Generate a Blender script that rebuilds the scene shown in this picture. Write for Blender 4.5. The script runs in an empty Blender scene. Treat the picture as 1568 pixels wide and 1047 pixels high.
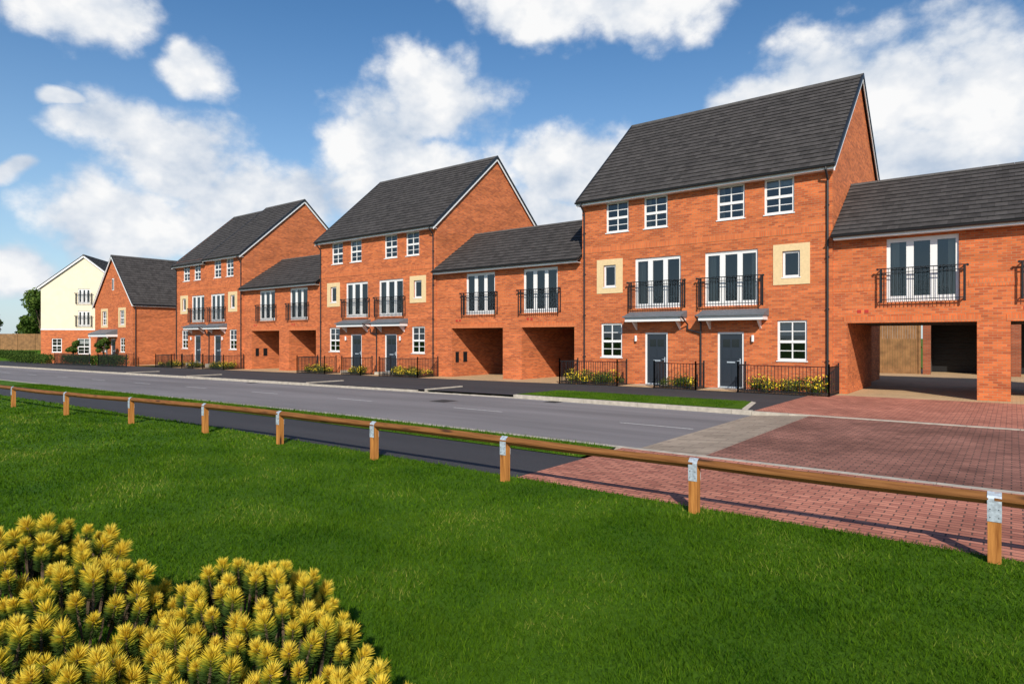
import bpy, math, random
import numpy as np
from mathutils import Vector
random.seed(7); rng=np.random.default_rng(7)
scene=bpy.context.scene
scene.view_settings.view_transform='Standard'
scene.view_settings.look='None'
scene.view_settings.exposure=0
TH=math.radians(37.9); CT,ST=math.cos(TH),math.sin(TH)
CX,CY,CZ=4.91,-24.34,1.9
def c2w(lat,fwd): return (CX+lat*CT-fwd*ST, CY+lat*ST+fwd*CT)
def gz(x): return -0.009*max(0.0,min(-8-x,67.0))

# ---------------------------------------------------------------- materials
def newmat(name):
    m=bpy.data.materials.new(name); m.use_nodes=True
    nt=m.node_tree; b=nt.nodes['Principled BSDF']; return m,nt,b
def N(nt,t,**kw):
    n=nt.nodes.new(t)
    for k,v in kw.items(): setattr(n,k,v)
    return n
def plain(name,col,rough=0.6,metal=0.0,var=0.0,scale=8.0,bump=0.0,spec=0.5):
    m,nt,b=newmat(name)
    b.inputs['Roughness'].default_value=rough; b.inputs['Metallic'].default_value=metal
    b.inputs['Specular IOR Level'].default_value=spec
    b.inputs['Base Color'].default_value=(*col,1)
    if var>0 or bump>0:
        g=N(nt,'ShaderNodeNewGeometry'); no=N(nt,'ShaderNodeTexNoise')
        no.inputs['Scale'].default_value=scale; no.inputs['Detail'].default_value=4
        nt.links.new(g.outputs['Position'],no.inputs['Vector'])
        if var>0:
            mr=N(nt,'ShaderNodeMapRange'); mr.inputs[1].default_value=.3; mr.inputs[2].default_value=.7
            mr.inputs[3].default_value=1-var; mr.inputs[4].default_value=1+var
            nt.links.new(no.outputs['Fac'],mr.inputs[0])
            mx=N(nt,'ShaderNodeVectorMath',operation='SCALE'); mx.inputs[0].default_value=col
            nt.links.new(mr.outputs[0],mx.inputs['Scale']); nt.links.new(mx.outputs[0],b.inputs['Base Color'])
        if bump>0:
            bp=N(nt,'ShaderNodeBump'); bp.inputs['Strength'].default_value=bump; bp.inputs['Distance'].default_value=.01
            nt.links.new(no.outputs['Fac'],bp.inputs['Height']); nt.links.new(bp.outputs[0],b.inputs['Normal'])
    return m
def brickmat(name,c1,c2,mortar,bw=.225,rh=.075,ms=.009,horizontal=False,rough=.85,big=.25,bump=.5,third=None):
    m,nt,b=newmat(name); L=nt.links.new
    tc=N(nt,'ShaderNodeTexCoord'); sp=N(nt,'ShaderNodeSeparateXYZ'); L(tc.outputs['Object'],sp.inputs[0])
    cb=N(nt,'ShaderNodeCombineXYZ')
    if horizontal:
        L(sp.outputs['X'],cb.inputs[0]); L(sp.outputs['Y'],cb.inputs[1])
    else:
        ad=N(nt,'ShaderNodeMath',operation='ADD'); L(sp.outputs['X'],ad.inputs[0]); L(sp.outputs['Y'],ad.inputs[1])
        L(ad.outputs[0],cb.inputs[0]); L(sp.outputs['Z'],cb.inputs[1])
    br=N(nt,'ShaderNodeTexBrick'); L(cb.outputs[0],br.inputs['Vector'])
    br.inputs['Scale'].default_value=1; br.inputs['Brick Width'].default_value=bw; br.inputs['Row Height'].default_value=rh
    br.inputs['Mortar Size'].default_value=ms; br.inputs['Mortar Smooth'].default_value=.1; br.inputs['Bias'].default_value=-.15
    br.inputs['Color1'].default_value=(*c1,1); br.inputs['Color2'].default_value=(*c2,1); br.inputs['Mortar'].default_value=(*mortar,1)
    g=N(nt,'ShaderNodeNewGeometry')
    no=N(nt,'ShaderNodeTexNoise'); no.inputs['Scale'].default_value=.9; no.inputs['Detail'].default_value=7; no.inputs['Roughness'].default_value=.7
    mp=N(nt,'ShaderNodeMapping'); mp.inputs['Scale'].default_value=(.6,.6,3.4 if not horizontal else 1)
    L(g.outputs['Position'],mp.inputs[0]); L(mp.outputs[0],no.inputs['Vector'])
    mr=N(nt,'ShaderNodeMapRange'); mr.inputs[1].default_value=.3; mr.inputs[2].default_value=.7; mr.inputs[3].default_value=1-big; mr.inputs[4].default_value=1+big
    L(no.outputs['Fac'],mr.inputs[0])
    sc=N(nt,'ShaderNodeVectorMath',operation='SCALE'); L(br.outputs['Color'],sc.inputs[0]); L(mr.outputs[0],sc.inputs['Scale'])
    L(sc.outputs[0],b.inputs['Base Color']); b.inputs['Roughness'].default_value=rough
    b.inputs['Specular IOR Level'].default_value=.2
    bp=N(nt,'ShaderNodeBump',invert=True); bp.inputs['Strength'].default_value=bump; bp.inputs['Distance'].default_value=.006
    L(br.outputs['Fac'],bp.inputs['Height']); L(bp.outputs[0],b.inputs['Normal'])
    return m
M={}
M['brick']=brickmat('red_brick',(.66,.165,.050),(.36,.075,.030),(.40,.22,.12),ms=.008,big=.27)
M['brickband']=brickmat('orange_brick_band',(.68,.18,.058),(.54,.125,.043),(.40,.22,.12),bw=.075,rh=.225,ms=.007,big=.12)
M['brickdark']=brickmat('dark_brick',(.34,.09,.04),(.24,.06,.03),(.24,.16,.11))
M['cream']=plain('cream_render',(.80,.70,.52),.8,var=.04,scale=2)
M['creamsur']=plain('buff_reconstituted_stone',(.74,.56,.31),.75,var=.07,scale=12)
M['white']=plain('white_upvc',(.8,.8,.8),.35)
M['black']=plain('black_metal',(.010,.011,.013),.45)
M['pipe']=plain('black_plastic_pipe',(.018,.02,.024),.4)
for i,v in enumerate((.048,.058,.068,.062)): M['tile%d'%i]=plain('roof_tile_%d'%i,(v*1.07,v*.97,v*.94),.8,var=.22,scale=5,spec=.2)
M['deck']=plain('roof_underlay',(.02,.02,.022),.8)
M['ridge']=plain('ridge_tile',(.085,.08,.078),.7,var=.2,scale=4)
M['door']=plain('anthracite_door',(.024,.032,.044),.4)
M['steel']=plain('galvanised_steel',(.50,.56,.62),.5,metal=.35,var=.3,scale=30)
M['iron']=plain('cast_iron_cover',(.06,.055,.05),.6,var=.3,scale=30)
M['interior']=plain('shaded_interior',(.055,.05,.045),.9,var=.5,scale=1.2)  # near-black: the dimness inside the rooms is put into the colour
M['curtain']=plain('curtain_fabric',(.55,.48,.37),.9)
M['blind']=plain('blind_fabric',(.6,.6,.58),.9)
M['canopy']=plain('lead_canopy',(.13,.145,.165),.55,var=.12)
M['redvent']=plain('terracotta_vent',(.45,.03,.02),.6)
M['dirt']=plain('bark_mulch',(.09,.055,.035),.95,var=.5,scale=25,bump=.8)
M['fencewood']=plain('treated_fence_board',(.27,.14,.055),.8,var=.3,scale=3)
M['furn']=plain('dining_chair_fabric',(.35,.30,.25),.7)
def glassmat():
    m,nt,b=newmat('window_glass'); nt.nodes.remove(b); L=nt.links.new
    out=nt.nodes['Material Output']
    tr=N(nt,'ShaderNodeBsdfTransparent'); tr.inputs[0].default_value=(.62,.66,.68,1)
    gl=N(nt,'ShaderNodeBsdfGlossy'); gl.inputs['Roughness'].default_value=.01; gl.inputs['Color'].default_value=(.9,.95,1,1)
    fr=N(nt,'ShaderNodeFresnel'); fr.inputs['IOR'].default_value=1.5
    g=N(nt,'ShaderNodeNewGeometry'); no=N(nt,'ShaderNodeTexNoise'); no.inputs['Scale'].default_value=1.3; no.inputs['Detail'].default_value=1
    bp=N(nt,'ShaderNodeBump'); bp.inputs['Strength'].default_value=.15; bp.inputs['Distance'].default_value=.02
    L(g.outputs['Position'],no.inputs['Vector']); L(no.outputs['Fac'],bp.inputs['Height']); L(bp.outputs[0],gl.inputs['Normal'])
    ad=N(nt,'ShaderNodeMath',operation='ADD'); ad.inputs[1].default_value=.05; L(fr.outputs[0],ad.inputs[0])
    mx=N(nt,'ShaderNodeMixShader'); L(ad.outputs[0],mx.inputs[0]); L(tr.outputs[0],mx.inputs[1]); L(gl.outputs[0],mx.inputs[2]); L(mx.outputs[0],out.inputs[0])
    return m
M['glass']=glassmat()
def asphalt(name,v,tint=(1,1,1.03),wear=.15):
    m,nt,b=newmat(name); L=nt.links.new; g=N(nt,'ShaderNodeNewGeometry')
    n1=N(nt,'ShaderNodeTexNoise'); n1.inputs['Scale'].default_value=90; n1.inputs['Detail'].default_value=2
    n2=N(nt,'ShaderNodeTexNoise'); n2.inputs['Scale'].default_value=.5; n2.inputs['Detail'].default_value=7; n2.inputs['Roughness'].default_value=.6
    mp=N(nt,'ShaderNodeMapping'); mp.inputs['Scale'].default_value=(.18,1.6,1); L(g.outputs['Position'],mp.inputs[0]); L(mp.outputs[0],n2.inputs['Vector'])
    L(g.outputs['Position'],n1.inputs['Vector'])
    a=N(nt,'ShaderNodeMapRange'); a.inputs[1].default_value=.3;a.inputs[2].default_value=.7;a.inputs[3].default_value=.7;a.inputs[4].default_value=1.3; L(n1.outputs['Fac'],a.inputs[0])
    c=N(nt,'ShaderNodeMapRange'); c.inputs[1].default_value=.3;c.inputs[2].default_value=.7;c.inputs[3].default_value=1-wear;c.inputs[4].default_value=1+wear; L(n2.outputs['Fac'],c.inputs[0])
    mu=N(nt,'ShaderNodeMath',operation='MULTIPLY'); L(a.outputs[0],mu.inputs[0]); L(c.outputs[0],mu.inputs[1])
    sc=N(nt,'ShaderNodeVectorMath',operation='SCALE'); sc.inputs[0].default_value=(v*tint[0],v*tint[1],v*tint[2]); L(mu.outputs[0],sc.inputs['Scale'])
    L(sc.outputs[0],b.inputs['Base Color']); b.inputs['Roughness'].default_value=.85; b.inputs['Specular IOR Level'].default_value=.3
    return m
M['road']=asphalt('road_asphalt',.19,(1.05,.98,1.0),.25)
M['path']=asphalt('path_asphalt',.048,(1,1,1.1),.2)
M['paint']=plain('road_paint',(.48,.47,.46),.7,var=.4,scale=20)
M['kerb']=plain('concrete_kerb',(.46,.41,.34),.85,var=.2,scale=6)
M['redpave']=brickmat('red_block_paving',(.55,.22,.15),(.34,.12,.085),(.13,.075,.06),bw=.2,rh=.1,ms=.008,horizontal=True,big=.3)
M['redroad']=brickmat('red_brown_block_paving',(.34,.155,.115),(.20,.09,.07),(.09,.06,.05),bw=.2,rh=.1,ms=.009,horizontal=True,big=.45)
M['tanpave']=brickmat('buff_block_paving',(.58,.40,.23),(.48,.33,.18),(.34,.24,.15),bw=.2,rh=.1,ms=.006,horizontal=True,big=.15)
M['greypave']=brickmat('grey_ramp_paving',(.40,.32,.245),(.29,.235,.18),(.17,.14,.12),bw=.6,rh=.2,ms=.008,horizontal=True,big=.24)
def grassmat(name,blade=False):
    m,nt,b=newmat(name); L=nt.links.new; g=N(nt,'ShaderNodeNewGeometry')
    n1=N(nt,'ShaderNodeTexNoise'); n1.inputs['Scale'].default_value=.7; n1.inputs['Detail'].default_value=6; n1.inputs['Roughness'].default_value=.6
    L(g.outputs['Position'],n1.inputs['Vector'])
    r=N(nt,'ShaderNodeValToRGB'); r.color_ramp.elements[0].position=.22; r.color_ramp.elements[1].position=.72
    r.color_ramp.elements[0].color=(.020,.072,.004,1); r.color_ramp.elements[1].color=(.105,.205,.010,1)
    if blade:
        at=N(nt,'ShaderNodeAttribute'); at.attribute_name='rnd'
        ad=N(nt,'ShaderNodeMath',operation='MULTIPLY_ADD'); ad.inputs[1].default_value=.42; L(at.outputs['Fac'],ad.inputs[0])
        sb=N(nt,'ShaderNodeMath',operation='SUBTRACT'); sb.inputs[1].default_value=.16; L(n1.outputs['Fac'],sb.inputs[0]); L(sb.outputs[0],ad.inputs[2])
        L(ad.outputs[0],r.inputs[0])
        e=r.color_ramp.elements.new(.9); e.color=(.34,.34,.08,1)
        df=N(nt,'ShaderNodeBsdfDiffuse'); L(r.outputs[0],df.inputs[0])
        t=N(nt,'ShaderNodeBsdfTranslucent'); L(r.outputs[0],t.inputs[0]); mx=N(nt,'ShaderNodeMixShader'); mx.inputs[0].default_value=.35
        L(df.outputs[0],mx.inputs[1]); L(t.outputs[0],mx.inputs[2]); L(mx.outputs[0],nt.nodes['Material Output'].inputs[0]); nt.nodes.remove(b)
    else:
        n2=N(nt,'ShaderNodeTexNoise'); n2.inputs['Scale'].default_value=14; n2.inputs['Detail'].default_value=5; n2.inputs['Roughness'].default_value=.8; L(g.outputs['Position'],n2.inputs['Vector'])
        ml=N(nt,'ShaderNodeMath',operation='MULTIPLY_ADD'); ml.inputs[1].default_value=.45; L(n2.outputs['Fac'],ml.inputs[0])
        m2=N(nt,'ShaderNodeMath',operation='MULTIPLY'); m2.inputs[1].default_value=.5; L(n1.outputs['Fac'],m2.inputs[0]); L(m2.outputs[0],ml.inputs[2]); L(ml.outputs[0],r.inputs[0])
        b.inputs['Roughness'].default_value=.8; b.inputs['Specular IOR Level'].default_value=.1
        L(r.outputs[0],b.inputs['Base Color'])
        bp=N(nt,'ShaderNodeBump'); bp.inputs['Strength'].default_value=1; bp.inputs['Distance'].default_value=.03; L(n2.outputs['Fac'],bp.inputs['Height']); L(bp.outputs[0],b.inputs['Normal'])
    return m
M['grass']=grassmat('grass'); M['blade']=grassmat('grass_blade',True)
def rampattr(name,stops,transl=.3):
    m,nt,b=newmat(name); L=nt.links.new
    at=N(nt,'ShaderNodeAttribute'); at.attribute_name='rnd'; r=N(nt,'ShaderNodeValToRGB')
    while len(r.color_ramp.elements)>1: r.color_ramp.elements.remove(r.color_ramp.elements[0])
    r.color_ramp.elements[0].position=stops[0][0]; r.color_ramp.elements[0].color=(*stops[0][1],1)
    for p,c in stops[1:]:
        e=r.color_ramp.elements.new(p); e.color=(*c,1)
    df=N(nt,'ShaderNodeBsdfDiffuse')
    L(at.outputs['Fac'],r.inputs[0]); L(r.outputs[0],df.inputs[0])
    t=N(nt,'ShaderNodeBsdfTranslucent'); L(r.outputs[0],t.inputs[0]); mx=N(nt,'ShaderNodeMixShader'); mx.inputs[0].default_value=transl
    L(df.outputs[0],mx.inputs[1]); L(t.outputs[0],mx.inputs[2]); L(mx.outputs[0],nt.nodes['Material Output'].inputs[0]); nt.nodes.remove(b)
    return m
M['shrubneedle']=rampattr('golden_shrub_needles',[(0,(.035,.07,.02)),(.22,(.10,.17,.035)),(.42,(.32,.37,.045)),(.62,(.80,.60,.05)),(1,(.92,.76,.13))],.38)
M['leaf']=rampattr('tree_leaves',[(0,(.025,.055,.014)),(.5,(.07,.125,.025)),(1,(.14,.2,.04))])
M['leafred']=rampattr('mixed_garden_leaves',[(0,(.04,.08,.02)),(.45,(.10,.17,.03)),(.7,(.17,.11,.05)),(1,(.25,.31,.06))])
M['flower']=plain('yellow_flower',(.9,.66,.03),.6)
M['bark']=plain('bark',(.12,.08,.05),.9,var=.3,scale=10)
def woodmat(name,col,sc,lo=.45):
    m,nt,b=newmat(name); L=nt.links.new; tc=N(nt,'ShaderNodeNewGeometry')
    mp=N(nt,'ShaderNodeMapping'); mp.inputs['Scale'].default_value=sc; L(tc.outputs['Position'],mp.inputs[0])
    no=N(nt,'ShaderNodeTexNoise'); no.inputs['Scale'].default_value=1.6; no.inputs['Detail'].default_value=6; no.inputs['Roughness'].default_value=.65; L(mp.outputs[0],no.inputs['Vector'])
    r=N(nt,'ShaderNodeValToRGB'); r.color_ramp.elements[0].position=.3; r.color_ramp.elements[1].position=.66
    r.color_ramp.elements[0].color=(col[0]*lo,col[1]*lo*.8,col[2]*lo*.6,1); r.color_ramp.elements[1].color=(*col,1)
    L(no.outputs['Fac'],r.inputs[0])
    kn=N(nt,'ShaderNodeTexVoronoi'); kn.inputs['Scale'].default_value=1; mk=N(nt,'ShaderNodeMapping'); mk.inputs['Scale'].default_value=[max(1.6,min(s_,9)) for s_ in sc]; L(tc.outputs['Position'],mk.inputs[0]); L(mk.outputs[0],kn.inputs['Vector'])
    km=N(nt,'ShaderNodeMapRange'); km.inputs[1].default_value=.12; km.inputs[2].default_value=.24; L(kn.outputs['Distance'],km.inputs[0])
    mx=N(nt,'ShaderNodeMix',data_type='RGBA'); mx.inputs[6].default_value=(.06,.025,.01,1); L(km.outputs[0],mx.inputs[0]); L(r.outputs[0],mx.inputs[7])
    L(mx.outputs[2],b.inputs['Base Color']); b.inputs['Roughness'].default_value=.75; b.inputs['Specular IOR Level'].default_value=.25
    bp=N(nt,'ShaderNodeBump'); bp.inputs['Strength'].default_value=.6; bp.inputs['Distance'].default_value=.004; L(no.outputs['Fac'],bp.inputs['Height']); L(bp.outputs[0],b.inputs['Normal'])
    return m
M['rail']=woodmat('treated_timber_rail',(.27,.115,.033),(1.2,25,25))
M['post']=woodmat('treated_timber_post',(.56,.24,.06),(25,25,1.5))

# ---------------------------------------------------------------- mesh builder
class MB:
    def __init__(s): s.v=[]; s.f=[]; s.m=[]; s.mats=[]
    def mi(s,k):
        if k not in s.mats: s.mats.append(k)
        return s.mats.index(k)
    def face(s,pts,k):
        n=len(s.v); s.v.extend([tuple(p) for p in pts]); s.f.append(tuple(range(n,n+len(pts)))); s.m.append(s.mi(k))
    def box(s,x0,x1,y0,y1,z0,z1,k):
        if x0>x1:x0,x1=x1,x0
        if y0>y1:y0,y1=y1,y0
        if z0>z1:z0,z1=z1,z0
        n=len(s.v); s.v.extend([(x0,y0,z0),(x1,y0,z0),(x1,y1,z0),(x0,y1,z0),(x0,y0,z1),(x1,y0,z1),(x1,y1,z1),(x0,y1,z1)])
        i=s.mi(k)
        for q in ((0,3,2,1),(4,5,6,7),(0,1,5,4),(1,2,6,5),(2,3,7,6),(3,0,4,7)):
            s.f.append(tuple(n+a for a in q)); s.m.append(i)
    def prism(s,prof,a,b,k):
        n=len(prof); A=[tuple(Vector(p)+Vector(a)) for p in prof]; B=[tuple(Vector(p)+Vector(b)) for p in prof]
        s.face(A[::-1],k); s.face(B,k)
        for i in range(n):
            j=(i+1)%n; s.face([A[i],A[j],B[j],B[i]],k)
    def cyl(s,p0,p1,r,k,n=8,r1=None):
        p0=Vector(p0);p1=Vector(p1); d=(p1-p0).normalized(); r1=r if r1 is None else r1
        a=d.orthogonal().normalized(); b=d.cross(a); A=[];B=[]
        for i in range(n):
            t=2*math.pi*i/n; o=a*math.cos(t)+b*math.sin(t); A.append(p0+o*r); B.append(p1+o*r1)
        for i in range(n):
            j=(i+1)%n; s.face([A[i],A[j],B[j],B[i]],k)
        s.face(A[::-1],k); s.face(B,k)
    def build(s,name,parent=None,loc=(0,0,0),rot=0):
        me=bpy.data.meshes.new(name); me.from_pydata(s.v,[],s.f)
        for k in s.mats: me.materials.append(M[k])
        me.polygons.foreach_set('material_index',s.m); me.update()
        o=bpy.data.objects.new(name,me); scene.collection.objects.link(o)
        o.location=loc; o.rotation_euler=(0,0,rot)
        if parent: o.parent=parent
        return o
def empty(name,loc=(0,0,0),rot=0):
    e=bpy.data.objects.new(name,None); scene.collection.objects.link(e); e.location=loc; e.rotation_euler=(0,0,rot); return e

def wall_front(mb,x0,x1,z0,z1,y,holes,k,reveal=.13):
    xs=sorted(set([x0,x1]+[h[0] for h in holes]+[h[1] for h in holes])); zs=sorted(set([z0,z1]+[h[2] for h in holes]+[h[3] for h in holes]))
    for i in range(len(xs)-1):
        for j in range(len(zs)-1):
            a,b,c,d=xs[i],xs[i+1],zs[j],zs[j+1]; mx,mz=(a+b)/2,(c+d)/2
            if any(h[0]<mx<h[1] and h[2]<mz<h[3] for h in holes): continue
            mb.face([(a,y,c),(b,y,c),(b,y,d),(a,y,d)],k)
    for h in holes:
        a,b,c,d=h; r=y+reveal
        mb.face([(a,y,c),(a,r,c),(a,r,d),(a,y,d)],k); mb.face([(b,y,c),(b,y,d),(b,r,d),(b,r,c)],k)
        mb.face([(a,y,d),(a,r,d),(b,r,d),(b,y,d)],k); mb.face([(a,y,c),(b,y,c),(b,r,c),(a,r,c)],k)
def roof_slope(mb,O,U,S,width,length,gauge=.31,tw=.33):
    O=Vector(O);U=Vector(U).normalized();S=Vector(S).normalized();Nn=U.cross(S).normalized()
    if Nn.z<0: Nn=-Nn
    mb.face([O,O+U*width,O+U*width+S*length,O+S*length],'deck')
    n=int(math.ceil(length/gauge))
    for i in range(n):
        s0=i*gauge-.03; s1=min((i+1)*gauge,length); x=-(tw/2 if i%2 else 0)
        while x<width:
            a=max(x,0)+.002; b=min(x+tw,width)-.002; x+=tw
            if b-a<.02: continue
            k='tile%d'%random.choice((0,1,1,2,2,3)); j=random.uniform(-.003,.004)
            p=[O+U*a+S*s0+Nn*(.05+j),O+U*b+S*s0+Nn*(.05+j),O+U*b+S*s1+Nn*.014,O+U*a+S*s1+Nn*.014]
            mb.face(p,k); mb.face([O+U*a+S*s0,O+U*b+S*s0,p[1],p[0]],'deck')
            mb.face([O+U*a+S*s0,p[0],p[3],O+U*a+S*s1],k); mb.face([O+U*b+S*s0,O+U*b+S*s1,p[2],p[1]],k)
def gable_roof_x(mr,mt,xa,xb,Dh,ze,tan,ov=.3,vg=.15,hl=True,hr=True):
    c=1/math.sqrt(1+tan*tan); s=tan*c
    a=xa-(vg if hl else 0); b=xb+(vg if hr else 0)
    L=(Dh+ov)/c; zl=ze-ov*tan; zr=ze+Dh*tan
    roof_slope(mr,(a,-ov,zl),(1,0,0),(0,c,s),b-a,L)
    roof_slope(mr,(a,2*Dh+ov,zl),(1,0,0),(0,-c,s),b-a,L)
    mr.face([(a,-ov,zl-.1),(b,-ov,zl-.1),(b,Dh,zr-.1),(a,Dh,zr-.1)],'deck'); mr.face([(a,2*Dh+ov,zl-.1),(b,2*Dh+ov,zl-.1),(b,Dh,zr-.1),(a,Dh,zr-.1)],'deck')
    x=a
    while x<b-.02:
        x2=min(x+.45,b); mr.cyl((x+.004,Dh,zr-.05),(x2-.004,Dh,zr-.05),.115,'ridge',10); x=x2
    for X,on,sg in ((a,hl,-1),(b,hr,1)):
        if not on: continue
        for yy0,zz0,yy1,zz1 in ((-ov,zl,Dh,zr),(2*Dh+ov,zl,Dh,zr)):
            for (o0,o1,t0,t1,k) in ((-.24,-.07,-.05,-.02,'white'),(-.07,.075,-.06,.012,'pipe')):
                pr=[(X+sg*t0,yy0,zz0+o0),(X+sg*t1,yy0,zz0+o0),(X+sg*t1,yy0,zz0+o1),(X+sg*t0,yy0,zz0+o1)]
                mt.prism(pr,(0,0,0),(0,yy1-yy0,zz1-zz0),k)
    for y,sg in ((-ov,-1),(2*Dh+ov,1)):
        mt.box(a+.06,b-.06,y,y-sg*.03,zl-.17,zl-.03,'white')
        mt.box(a+.06,b-.06,y-sg*.03,y-sg*(ov+.01),zl-.17,zl-.15,'white')
        yc=y+sg*.065; zc=zl-.03; n=8; pts=[]
        for i in range(n+1):
            t=math.pi+math.pi*i/n; pts.append((yc+.06*math.cos(t),zc+.065*math.sin(t)))
        for i in range(n):
            mt.face([(a,pts[i][0],pts[i][1]),(b,pts[i][0],pts[i][1]),(b,pts[i+1][0],pts[i+1][1]),(a,pts[i+1][0],pts[i+1][1])],'pipe')
        mt.face([(a,yc-.05,zc-.012),(b,yc-.05,zc-.012),(b,yc+.05,zc-.012),(a,yc+.05,zc-.012)],'pipe')
        for X in (a,b): mt.face([(X,p[0],p[1]) for p in pts],'pipe')
def pipe(mb,pts,r=.036):
    for p,q in zip(pts[:-1],pts[1:]): mb.cyl(p,q,r,'pipe',8)
def curtain(mb,x0,x1,z0,z1,y,k='curtain'):
    n=max(2,int((x1-x0)/.06)); p=[(x0+(x1-x0)*i/n,y+(.04 if i%2 else 0)) for i in range(n+1)]
    for i in range(n): mb.face([(p[i][0],p[i][1],z0),(p[i+1][0],p[i+1][1],z0),(p[i+1][0],p[i+1][1],z1),(p[i][0],p[i][1],z1)],k)
def window(mf,mg,mi,x0,x1,z0,z1,y=0,cols=2,dress=None):
    a,b=y+.055,y+.125; t=.075
    mf.box(x0,x1,a,b,z0,z0+t,'white'); mf.box(x0,x1,a,b,z1-t,z1,'white'); mf.box(x0,x0+t,a,b,z0+t,z1-t,'white'); mf.box(x1-t,x1,a,b,z0+t,z1-t,'white')
    h=z1-z0; zm=z0+h*.47
    if h>1.1:
        mf.box(x0+t,x1-t,a-.012,b,zm-.05,zm+.05,'white')
        parts=((z0+t,zm-.05),(zm+.05,z1-t))
    else: parts=((z0+t,z1-t),)
    for pi,(c,d) in enumerate(parts):
        for i in range(1,cols):
            xm=x0+(x1-x0)*i/cols; mf.box(xm-.022,xm+.022,a+.012,b-.01,c,d,'white')
        if len(parts)==2:
            zz=(c+d)/2; mf.box(x0+t,x1-t,a+.016,b-.014,zz-.014,zz+.014,'white')
    mf.box(x0-.03,x1+.03,y-.035,a,z0-.04,z0-.002,'white')
    mg.face([(x0+t,y+.09,z0+t),(x1-t,y+.09,z0+t),(x1-t,y+.09,z1-t),(x0+t,y+.09,z1-t)],'glass')
    d=dress or random.choice(('blind','curt','none','curt'))
    if d=='blind': mi.box(x0,x1,y+.22,y+.225,z1-h*random.uniform(.2,.4),z1,'blind')
    elif d=='curt':
        w=(x1-x0)*.2; curtain(mi,x0,x0+w,z0,z1,y+.25); curtain(mi,x1-w,x1,z0,z1,y+.25)
def french(mf,mg,mi,x0,x1,z0,z1,y=0,dress=None,furn=False):
    a,b=y+.05,y+.12; t=.06
    mf.box(x0,x1,a,b,z0,z0+t,'white'); mf.box(x0,x1,a,b,z1-t,z1,'white')
    W=x1-x0; w=W/3
    for i in range(3):
        p,q=x0+w*i,x0+w*(i+1); st=.105 if i!=2 else .09
        mf.box(p,p+st,a+.004*(i+1),b,z0+t,z1-t,'white'); mf.box(q-st+.004,q,a+.004*(i+1)+.002,b,z0+t,z1-t,'white')
        mf.box(p+st,q-st+.004,a+.01,b,z0+t,z0+t+.13,'white'); mf.box(p+st,q-st+.004,a+.01,b,z1-t-.07,z1-t,'white')
        mg.face([(p+st,y+.09,z0+t+.13),(q-st,y+.09,z0+t+.13),(q-st,y+.09,z1-t-.07),(p+st,y+.09,z1-t-.07)],'glass')
    d=dress if dress is not None else random.choice(('l','lr','none'))
    if 'l' in d: curtain(mi,x0,x0+W*.17,z0,z1,y+.27)
    if 'r' in d: curtain(mi,x1-W*.15,x1,z0,z1,y+.27)
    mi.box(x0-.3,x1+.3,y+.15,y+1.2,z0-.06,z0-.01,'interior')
    if furn:
        for cx in (x0+W*.3,x0+W*.78):
            mi.box(cx-.2,cx+.2,y+.45,y+.85,z0+.43,z0+.5,'furn'); mi.box(cx-.2,cx+.2,y+.85,y+.9,z0+.43,z0+.98,'furn')
            for dx in (-.18,.15):
                for dy in (.47,.82): mi.box(cx+dx,cx+dx+.03,y+dy,y+dy+.03,z0,z0+.43,'furn')
def balcony(mb,x0,x1,z0,y=0,pr=.2,h=1.12):
    Y=y-pr; z1=z0+h; t=.014
    mb.box(x0,x1,Y-.022,Y+.022,z1-.03,z1,'black'); mb.box(x0,x1,Y-t,Y+t,z1-.16,z1-.14,'black'); mb.box(x0,x1,Y-t,Y+t,z0+.08,z0+.105,'black')
    n=int((x1-x0)/.11)
    for i in range(n+1):
        x=x0+(x1-x0)*i/n; r=.02 if i in(0,n) else .007
        mb.box(x-r,x+r,Y-r,Y+r,z0,z1-.03,'black')
    for x in (x0,x1):
        mb.box(x-t,x+t,Y+.022,y,z1-.028,z1-.004,'black'); mb.box(x-t,x+t,Y+.022,y,z0+.08,z0+.105,'black')
        mb.box(x-.03,x+.03,y-.012,y-.001,z0,z1,'black')
        s=-1 if x==x0 else 1; mb.box(x,x+s*.07,Y-.02,Y+.02,z1-.03,z1-.002,'black'); mb.cyl((x+s*.08,Y-.025,z1-.03),(x+s*.08,Y+.025,z1-.03),.04,'black',10)
M['glassdark']=plain('dark_obscure_glass',(.02,.025,.03),.08)
def front_door(mf,md,x0,x1,z0,z1,y=0):
    mf.box(x0,x0+.07,y+.03,y+.12,z0,z1,'white'); mf.box(x1-.07,x1,y+.03,y+.12,z0,z1,'white'); mf.box(x0+.07,x1-.07,y+.03,y+.12,z1-.07,z1,'white'); mf.box(x0+.07,x1-.07,y+.02,y+.12,z0,z0+.05,'steel')
    a,b=x0+.075,x1-.075; w=b-a
    md.box(a,b,y+.065,y+.11,z0+.05,z1-.075,'door')
    for fx in (.14,.54):
        for zz in ((.22,.85),(1.1,1.45)):
            md.box(a+w*fx,a+w*(fx+.32),y+.05,y+.0649,z0+zz[0],z0+zz[1],'door')
        md.box(a+w*fx,a+w*(fx+.32),y+.055,y+.0649,z0+1.55,z0+1.85,'glassdark')
    md.box(a+w*.32,a+w*.68,y+.045,y+.0649,z0+.95,z0+1.0,'steel'); md.box(b-.09,b-.06,y+.03,y+.0649,z0+.92,z0+1.12,'steel')
    md.box(b-.19,b-.06,y+.02,y+.035,z0+1.02,z0+1.04,'steel')

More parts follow.
